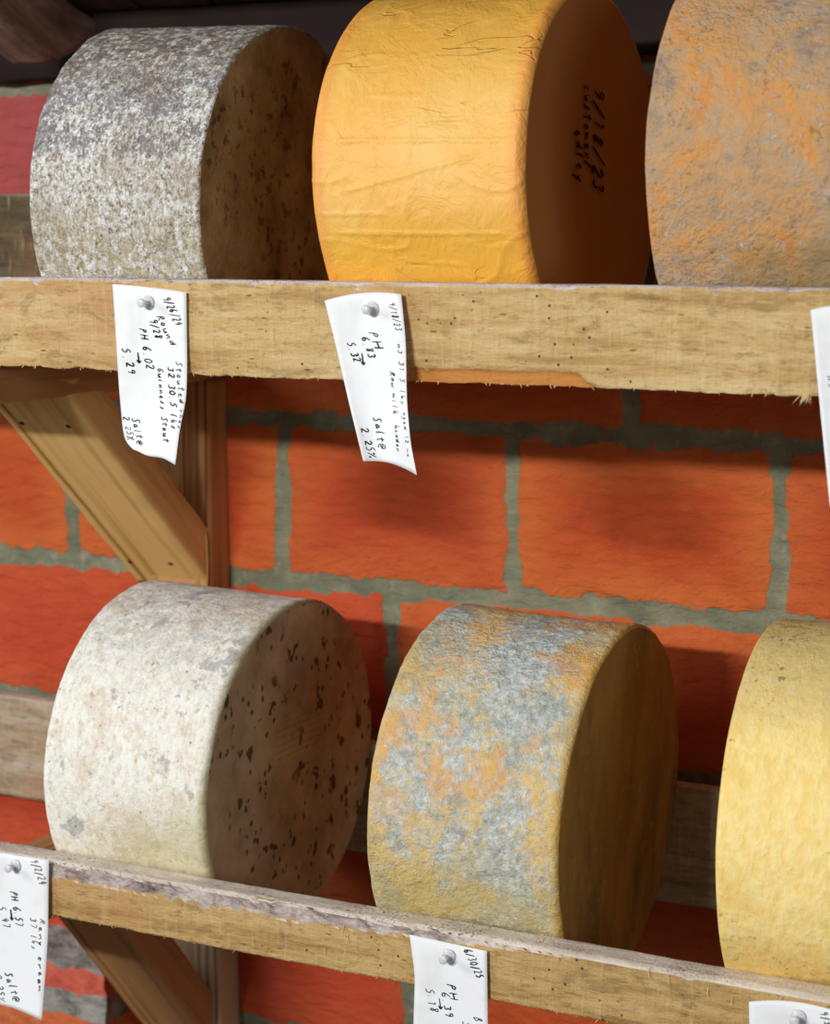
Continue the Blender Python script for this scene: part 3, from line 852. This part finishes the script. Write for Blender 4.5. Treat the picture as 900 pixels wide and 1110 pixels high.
# ------------------------------------------------------------------ handwriting: single-stroke letters
G = {
 '0': [[(.3, 1), (.08, .7), (.08, .3), (.3, 0), (.52, .3), (.52, .7), (.3, 1)]],
 '1': [[(.15, .8), (.35, 1), (.3, 0)]],
 '2': [[(.08, .8), (.25, 1), (.48, .85), (.4, .5), (.08, .03), (.28, .08), (.55, 0)]],
 '3': [[(.1, .92), (.3, 1), (.48, .82), (.25, .55), (.5, .3), (.3, 0), (.06, .12)]],
 '4': [[(.4, 1), (.08, .4), (.55, .42)], [(.48, .75), (.4, 0)]],
 '5': [[(.5, 1), (.2, .97), (.14, .6), (.4, .6), (.48, .3), (.28, 0), (.06, .1)]],
 '6': [[(.42, 1), (.14, .6), (.08, .25), (.28, 0), (.48, .2), (.35, .48), (.12, .35)]],
 '7': [[(.06, .95), (.52, 1), (.25, 0)]],
 '8': [[(.45, .85), (.25, 1), (.12, .8), (.42, .35), (.3, 0), (.08, .2), (.45, .7), (.45, .85)]],
 '9': [[(.48, .8), (.25, 1), (.1, .72), (.28, .5), (.48, .8), (.42, .4), (.3, 0)]],
 '/': [[(.5, 1.05), (.05, -.1)]], '.': [[(.2, .05), (.26, 0)]], ',': [[(.2, .05), (.12, -.15)]],
 '%': [[(.5, 1), (.05, 0)], [(.15, .9), (.05, .75), (.2, .7), (.15, .9)], [(.5, .3), (.4, .1), (.55, .05), (.5, .3)]],
 'v': [[(-.3, .5), (.9, .5)], [(.55, .8), (.95, .5), (.55, .2)]],
 'P': [[(.1, 0), (.18, 1), (.45, .9), (.42, .6), (.15, .5)]],
 'H': [[(.1, 1), (.08, 0)], [(.5, 1), (.48, 0)], [(.1, .5), (.5, .55)]],
 'S': [[(.5, .9), (.3, 1), (.1, .8), (.45, .35), (.3, 0), (.05, .1)]],
 'G': [[(.5, .85), (.3, 1), (.08, .5), (.25, 0), (.5, .2), (.5, .45), (.3, .45)]],
 'R': [[(.1, 0), (.15, 1), (.45, .88), (.4, .6), (.15, .52), (.52, 0)]],
 'B': [[(.1, 0), (.15, 1), (.45, .85), (.15, .55), (.5, .3), (.1, 0)]],
 'a': [[(.45, .45), (.2, .5), (.1, .15), (.3, .05), (.45, .45), (.52, 0)]],
 'b': [[(.15, 1), (.1, .05), (.4, .1), (.42, .4), (.12, .42)]],
 'c': [[(.45, .42), (.2, .5), (.1, .15), (.45, .05)]],
 'd': [[(.42, .4), (.15, .45), (.1, .08), (.4, .1), (.5, 1), (.48, 0)]],
 'e': [[(.1, .25), (.42, .35), (.28, .52), (.1, .2), (.3, 0), (.52, .1)]],
 'g': [[(.42, .45), (.15, .45), (.15, .1), (.42, .4), (.38, -.4), (.1, -.35)]],
 'h': [[(.12, 1), (.08, 0), (.3, .48), (.45, .4), (.48, 0)]],
 'i': [[(.2, .5), (.25, 0)], [(.26, .75), (.28, .7)]],
 'k': [[(.12, 1), (.1, 0)], [(.42, .5), (.12, .2), (.48, 0)]],
 'l': [[(.25, 1), (.18, .1), (.32, 0)]],
 'm': [[(.02, .5), (.05, 0), (.18, .5), (.28, .05), (.42, .5), (.52, 0)]],
 'n': [[(.08, .5), (.1, 0), (.3, .5), (.45, .4), (.5, 0)]],
 'o': [[(.3, .5), (.1, .3), (.25, 0), (.48, .2), (.3, .5)]],
 'r': [[(.1, .5), (.14, 0), (.2, .35), (.48, .5)]],
 's': [[(.45, .45), (.18, .42), (.42, .15), (.1, .0)]],
 't': [[(.28, .9), (.22, .05), (.42, .05)], [(.05, .6), (.48, .65)]],
 'u': [[(.08, .5), (.12, .05), (.38, .1), (.45, .5), (.5, 0)]],
 'w': [[(.02, .5), (.12, 0), (.27, .4), (.38, 0), (.55, .5)]],
 'x': [[(.08, .5), (.48, 0)], [(.45, .5), (.08, 0)]],
 'y': [[(.1, .5), (.2, .1), (.45, .5)], [(.45, .5), (.2, -.4)]],
 '@': [[(.4, .5), (.25, .55), (.2, .3), (.35, .25), (.42, .55), (.5, .25), (.6, .6), (.35, .85), (.05, .6), (.1, .1), (.5, .02)]],
}
def strokes(text, p0, p1, h, w, rnd, slant=.15):
    """pixel-space strokes of a word written from p0 to p1, letters' tops to the reader's right-hand side"""
    p0 = np.array(p0, float); p1 = np.array(p1, float)
    L = np.linalg.norm(p1 - p0); d = (p1 - p0) / L; u = np.array([d[1], -d[0]])
    adv = L / max(1, len(text)); out = []
    for i, ch in enumerate(text):
        if ch == ' ' or ch not in G: continue
        o = p0 + d * adv * i + u * rnd.uniform(-.08, .08) * h
        sx = adv * 1.45 * (.9 + .2 * rnd.random()); sy = h * (.88 + .24 * rnd.random())
        for st in G[ch]:
            pts = [o + d * (x * sx + slant * y * sy) + u * (y - .4) * sy for x, y in st]
            out.append((pts, w * rnd.uniform(.75, 1.2)))
    return out
def ink_mesh(sts, mapper):
    V = []; Fc = []
    for pts, w in sts:
        # smooth the polyline a little
        q = []
        for i in range(len(pts) - 1):
            q += [pts[i], pts[i] * .5 + pts[i + 1] * .5]
        q.append(pts[-1])
        if len(q) > 4:
            q = [q[0]] + [(q[i - 1] + q[i] * 2 + q[i + 1]) / 4 for i in range(1, len(q) - 1)] + [q[-1]]
        base = len(V)
        for i, p in enumerate(q):
            t = q[min(i + 1, len(q) - 1)] - q[max(i - 1, 0)]
            t = t / (np.linalg.norm(t) + 1e-9); nn = np.array([-t[1], t[0]])
            ww = w * (.5 + .5 * math.sin(PI * (.15 + .7 * i / (len(q) - 1)))) / 2
            V.append(mapper(*(p + nn * ww))); V.append(mapper(*(p - nn * ww)))
        for i in range(len(q) - 1):
            a = base + 2 * i
            Fc.append((a, a + 1, a + 3, a + 2))
    return mesh_from(V, Fc)
mink = Mat('black_ink', .6, .2); mink.col(srgb(28, 30, 40)); mink = mink.m
mmark = Mat('marker_ink', .5, .3); mmark.col(srgb(8, 6, 8)); mmark = mmark.m

# words on the golden wheel's face
W2 = wmat(c2)
nf = (W2.to_3x3() @ Vector((1, 0, 0))).normalized()
pf = W2 @ Vector((.2316 / 2 + .0022, 0, 0))
rw = random.Random(4)
sts = strokes('9/18/23', (650, 92), (647, 208), 11, 2.0, rw, .7) + strokes('customer/', (637, 90), (638, 184), 9, 1.9, rw, .4) + strokes('Medley', (628, 127), (629, 198), 9, 1.9, rw, .4)
o = link('handwriting', ink_mesh(sts, lambda u, v: W2.inverted() @ Pplane(u, v, pf, nf)), mmark, None)
o.parent = c2
sm = o.modifiers.new('s', 'SOLIDIFY'); sm.thickness = .0003; sm.offset = 0

# ------------------------------------------------------------------ paper tags
def m_paper():
    m = Mat('white_paper', .75, .2)
    c = m.mix(m.rng(m.noise(18, 3), .5, .7), srgb(238, 240, 244), srgb(230, 231, 232))
    c = m.mix(m.mul(m.rng(m.noise(9, 3, vec=m.map(loc=(2, 0, 0))), .6, .75), .35), c, srgb(224, 216, 200))
    m.col(c); m.bump(m.noise(40, 3), .25, .001)
    return m.m
mpaper = m_paper()
mclear = Mat('clear_plastic', .22, .5)
mclear.b.inputs['Transmission Weight'].default_value = .3
mclear.b.inputs['IOR'].default_value = 1.45
mclear.col(srgb(244, 244, 248)); mclear = mclear.m
msteel = Mat('pin_steel', .3, .5); msteel.b.inputs['Metallic'].default_value = 1; msteel.col(srgb(170, 168, 172)); msteel = msteel.m

def lerp_poly(poly, t):
    """poly [(t, u, v)...]"""
    for a, b in zip(poly[:-1], poly[1:]):
        if t <= b[0] or b is poly[-1]:
            k = (t - a[0]) / (b[0] - a[0])
            return np.array([a[1] + (b[1] - a[1]) * k, a[2] + (b[2] - a[2]) * k])
def smooth_poly(poly, t):
    e = .05
    return (lerp_poly(poly, max(0, t - e)) + lerp_poly(poly, t) * 2 + lerp_poly(poly, min(1, t + e))) / 4 if e < t < 1 - e else lerp_poly(poly, t)
def paper_tag(label, left, right, toparc, botarc, texts, pin, depth, y0, seed, part_pin=True, group='paper tags pinned to the rails'):
    """left / right: (t, u, v) polylines of the sheet's side edges; depth(s, t) = how far it stands off the board"""
    NSX, NT = 16, 36
    rnd = random.Random(seed)
    def uv(s, t):
        l = smooth_poly(left, t); r = smooth_poly(right, t)
        p = l + (r - l) * s
        arc = 4 * s * (1 - s)
        p[1] += -toparc * arc * max(0, 1 - t * 5) + botarc(s) * max(0, t * 5 - 4)
        return p
    def pt(s, t, lift=0.0):
        p = uv(s, t)
        return PY(p[0], p[1], y0 - depth(s, t) - lift)
    base = pt(.5, 0)
    V = []
    for j in range(NT):
        for i in range(NSX):
            V.append(pt(i / (NSX - 1), j / (NT - 1)) - base)
    me = mesh_from(V, grid_faces(NSX, NT))
    o = link('paper_tag', me, mpaper, loc=base)
    sm = o.modifiers.new('s', 'SOLIDIFY'); sm.thickness = .00025; sm.offset = 0
    tag(o, label, 'tag', group)
    def inv(u, v):
        s, t = .5, .5
        for _ in range(12):
            p = uv(s, t); e = np.array([u, v]) - p
            l = smooth_poly(left, t); r = smooth_poly(right, t)
            hgt = (left[-1][2] + right[-1][2] - left[0][2] - right[0][2]) / 2
            t = min(1, max(0, t + e[1] / hgt)); s = min(1.0, max(0, s + (e[0] - (r - l)[0] * 0) / max(10, (r - l)[0])))
        return s, t
    def mp(u, v):
        s, t = inv(u, v)
        return PY(u, v, y0 - depth(s, t) - .0005) - base
    for tx in texts:
        sts = strokes(tx[0], tx[1], tx[2], tx[3], (tx[4] if len(tx) > 4 else 1.15) * 1.2, rnd, .35)
        link('written_line', ink_mesh(sts, mp), mink, o, loc=base, smooth=False)
    if pin:
        s, t = inv(*pin)
        p = PY(pin[0], pin[1], y0 - depth(s, t) - .0004)
        pr = empty('push_pin', p, label=pin_labels[seed], cat='push pin', group='clear push pins')
        R = basis((1, 0, 0), (0, 0, 1))       # local z = -y (towards the room)
        if (R.col[2]).y > 0: R = basis((1, 0, 0), (0, 0, -1))
        link('collar', lathe([(.0008, .0), (.0070, .0002), (.0075, .0009), (.0066, .0018), (.0036, .0024), (.0027, .0050)], 28), mclear, pr, loc=p, rot=R)
        link('head', lathe([(.0027, .0050), (.0030, .0090), (.0042, .0120), (.0048, .0138), (.0042, .0149), (.0010, .0152)], 28), mclear, pr, loc=p, rot=R)
        q = p + Vector((0, -.0095, 0))
        link('steel_needle', lathe([(.0004, 0), (.0006, .0002), (.0006, .0145 + depth(s, t)), (.0001, .0165 + depth(s, t))], 10), msteel, pr,
             loc=q, rot=R @ Matrix.Rotation(PI, 3, 'X'))
    return o
pin_labels = {1: 'clear push pin holding the paper tag below the grey cheese',
              2: 'clear push pin holding the paper tag below the golden cheese',
              4: 'clear push pin in the tag at the left end of the lower rail',
              5: 'clear push pin in the middle tag of the lower rail',
              6: 'clear push pin in the tag at the right end of the lower rail'}
Y0 = 1.7835
paper_tag('crinkled white paper tag below the grey cheese, hanging from the upper rail',
    [(0, 122, 308), (.3, 126, 370), (.6, 129, 420), (.85, 134, 474), (.95, 141, 486), (1, 150, 489)],
    [(0, 202, 317), (.45, 203, 400), (.62, 202, 432), (.8, 195, 465), (1, 190, 503)],
    1, lambda s: 1.5 * math.sin(s * 7),
    [('9/26/24', (179, 321), (194, 352), 8), ('Stouted', (193, 391), (197, 438), 7, .9), ('ches', (197, 443), (194, 466), 4, .6),
     ('32 30.5 lbs', (184, 397), (189, 466), 6.5), ('Guinness Stout', (173, 398), (180, 480), 6.5, 1.2),
     ('Round', (172, 341), (188, 374), 8), ('9/28', (164, 345), (172, 367), 8), ('PH 6.02', (153, 355), (162, 400), 8, 1.3), ('v', (149, 384), (150, 391), 6, 1.4),
     ('5.29', (134, 376), (143, 406), 8, 1.4), ('Salt@', (146, 452), (152, 482), 8, .9), ('2.25%', (136, 450), (141, 477), 7, .8)],
    (161, 328), lambda s, t: .0010 + .014 * t * t * (.35 + .9 * (s - .25) ** 2) + .0035 * t * math.sin(3.2 * s + 5 * t + .3), Y0, 1)
paper_tag('smooth curling white paper tag below the golden cheese, hanging from the upper rail',
    [(0, 352, 326), (.3, 365, 378), (.6, 378, 435), (1, 394, 500)],
    [(0, 435, 319), (.3, 440, 370), (.6, 441, 432), (.85, 445, 480), (1, 452, 515)],
    5, lambda s: -5 * math.sin(PI * s) - 2 * s * (1 - s),
    [('9/18/23', (423, 327), (432, 358), 7, .9), ('PH', (403, 358), (410, 378), 9, 1.3), ('6.83', (394, 364), (403, 388), 7.5, 1.2), ('v', (392, 385), (393, 392), 6, 1.4),
     ('5.32', (378, 370), (387, 392), 8, 1.3), ('Salt@', (407, 451), (415, 486), 9, 1.1), ('2.25%', (394, 462), (404, 496), 8, 1.1),
     ('n3 31.5 lbs', (433, 372), (437, 440), 5, .75), ('Raw milk', (425, 402), (429, 450), 5.5, .85), ('Cheddar', (429, 455), (432, 490), 5, .8), ('aged 12 mo', (438, 446), (443, 496), 4, .6)],
    (404, 335), lambda s, t: .0012 + (.004 + .026 * t) * (s - .45) ** 2 * 2 + .006 * t * t, Y0, 2)
paper_tag('white paper tag cut off at the right end of the upper rail',
    [(0, 879, 336), (.5, 889, 440), (1, 900, 549)],
    [(0, 962, 330), (.5, 966, 440), (1, 972, 560)],
    4, lambda s: 0,
    [('9/30', (900, 405), (904, 425), 8, 1.2), ('5.41', (918, 380), (924, 410), 8, 1.2)], None,
    lambda s, t: .0012 + (.004 + .018 * t) * (s - .5) ** 2 * 2 + .006 * t * t, Y0, 3)
paper_tag('yellowish white paper tag at the left end of the lower rail',
    [(0, -38, 918), (.5, -38, 1000), (1, -36, 1086)],
    [(0, 53, 933), (.5, 52, 1015), (.75, 49, 1060), (1, 45, 1106)],
    0, lambda s: -6 * math.sin(PI * s),
    [('9/2/24', (36, 931), (46, 958), 8, .9), ('PH 6.57', (14, 965), (21, 1004), 8, 1.1), ('v', (11, 988), (12, 995), 6, 1.3), ('5.47', (0, 981), (7, 1006), 8, 1.1),
     ('37 lbs', (35, 994), (37, 1030), 6, .8), ('Reny cream', (45, 995), (43, 1076), 6, 1.0), ('Salt@', (8, 1053), (17, 1085), 8, 1.1), ('2.25%', (-4, 1055), (1, 1085), 8, .9)],
    (17, 938), lambda s, t: .0012 + .014 * t * (s - .5) ** 2 + .004 * t * t, Y0 - .001, 4)
paper_tag('flat white paper tag pinned to the lower rail below the mouldy orange cheese',
    [(0, 444, 1013), (.25, 450, 1058), (.6, 448, 1120), (1, 449, 1190)],
    [(0, 528, 1031), (.5, 529, 1115), (1, 530, 1205)],
    0, lambda s: 0,
    [('6/30/25', (505, 1028), (520, 1060), 8), ('PH', (488, 1065), (492, 1084), 8, 1.1), ('6.39', (481, 1074), (487, 1103), 8, 1.1), ('v', (476, 1084), (477, 1091), 6, 1.2),
     ('5.18', (465, 1070), (470, 1097), 8, 1.1), ('Blue', (517, 1101), (522, 1130), 9), ('34 lbs', (504, 1106), (508, 1150), 7)],
    (487, 1036), lambda s, t: .0012 + .003 * (1 - min(1, t * 3)) * (1 - s) * t * 8 + .010 * t * (s - .6) ** 2 + .002 * t, Y0, 5)
paper_tag('white paper tag curving out at the right end of the lower rail',
    [(0, 812, 1086), (.5, 814, 1170), (1, 818, 1250)],
    [(0, 920, 1101), (.5, 922, 1180), (1, 924, 1260)],
    7, lambda s: 0,
    [('9/3/24', (891, 1096), (905, 1125), 8), ('PH 6.4', (868, 1125), (873, 1160), 8)],
    (866, 1102), lambda s, t: .0012 + (.006 + .01 * t) * (s - .5) ** 2 * 2, Y0, 6)

# ------------------------------------------------------------------ light
def area(name, loc, target, size, power, col):
    l = bpy.data.lights.new(name, 'AREA'); l.shape = 'DISK'; l.size = size; l.energy = power; l.color = col
    o = bpy.data.objects.new(name, l); C.objects.link(o)
    o.location = loc
    o.rotation_euler = (Vector(target) - Vector(loc)).to_track_quat('-Z', 'Y').to_euler()
    return o
T0 = Vector((-1.0, 2.0, -.35))
k = area('key_lamp', T0 + Vector((-.14, -1, .30)) * 4.5, T0, .16, 172, (1, .98, .945))
k.data.shape = 'RECTANGLE'; k.data.size = 1.3; k.data.size_y = .12
area('side_window', T0 + Vector((-1.7, -1.3, .75)) * 1.6, T0, 1.2, 42, (.82, .91, 1.0))
area('right_fill', T0 + Vector((2.2, -1.6, .25)) * 1.5, T0, 1.6, 17, (.93, .97, 1))  # added fill lamp from the right, lifts the cheese faces turned that way
w = bpy.data.worlds.new('world'); bpy.context.scene.world = w
w.use_nodes = True
bg = w.node_tree.nodes['Background']
bg.inputs[0].default_value = (1.0, .94, .86, 1); bg.inputs[1].default_value = .07
vs = bpy.context.scene.view_settings
vs.view_transform = 'Standard'; vs.look = 'None'; vs.gamma = 1; vs.exposure = 0
vs.use_curve_mapping = False
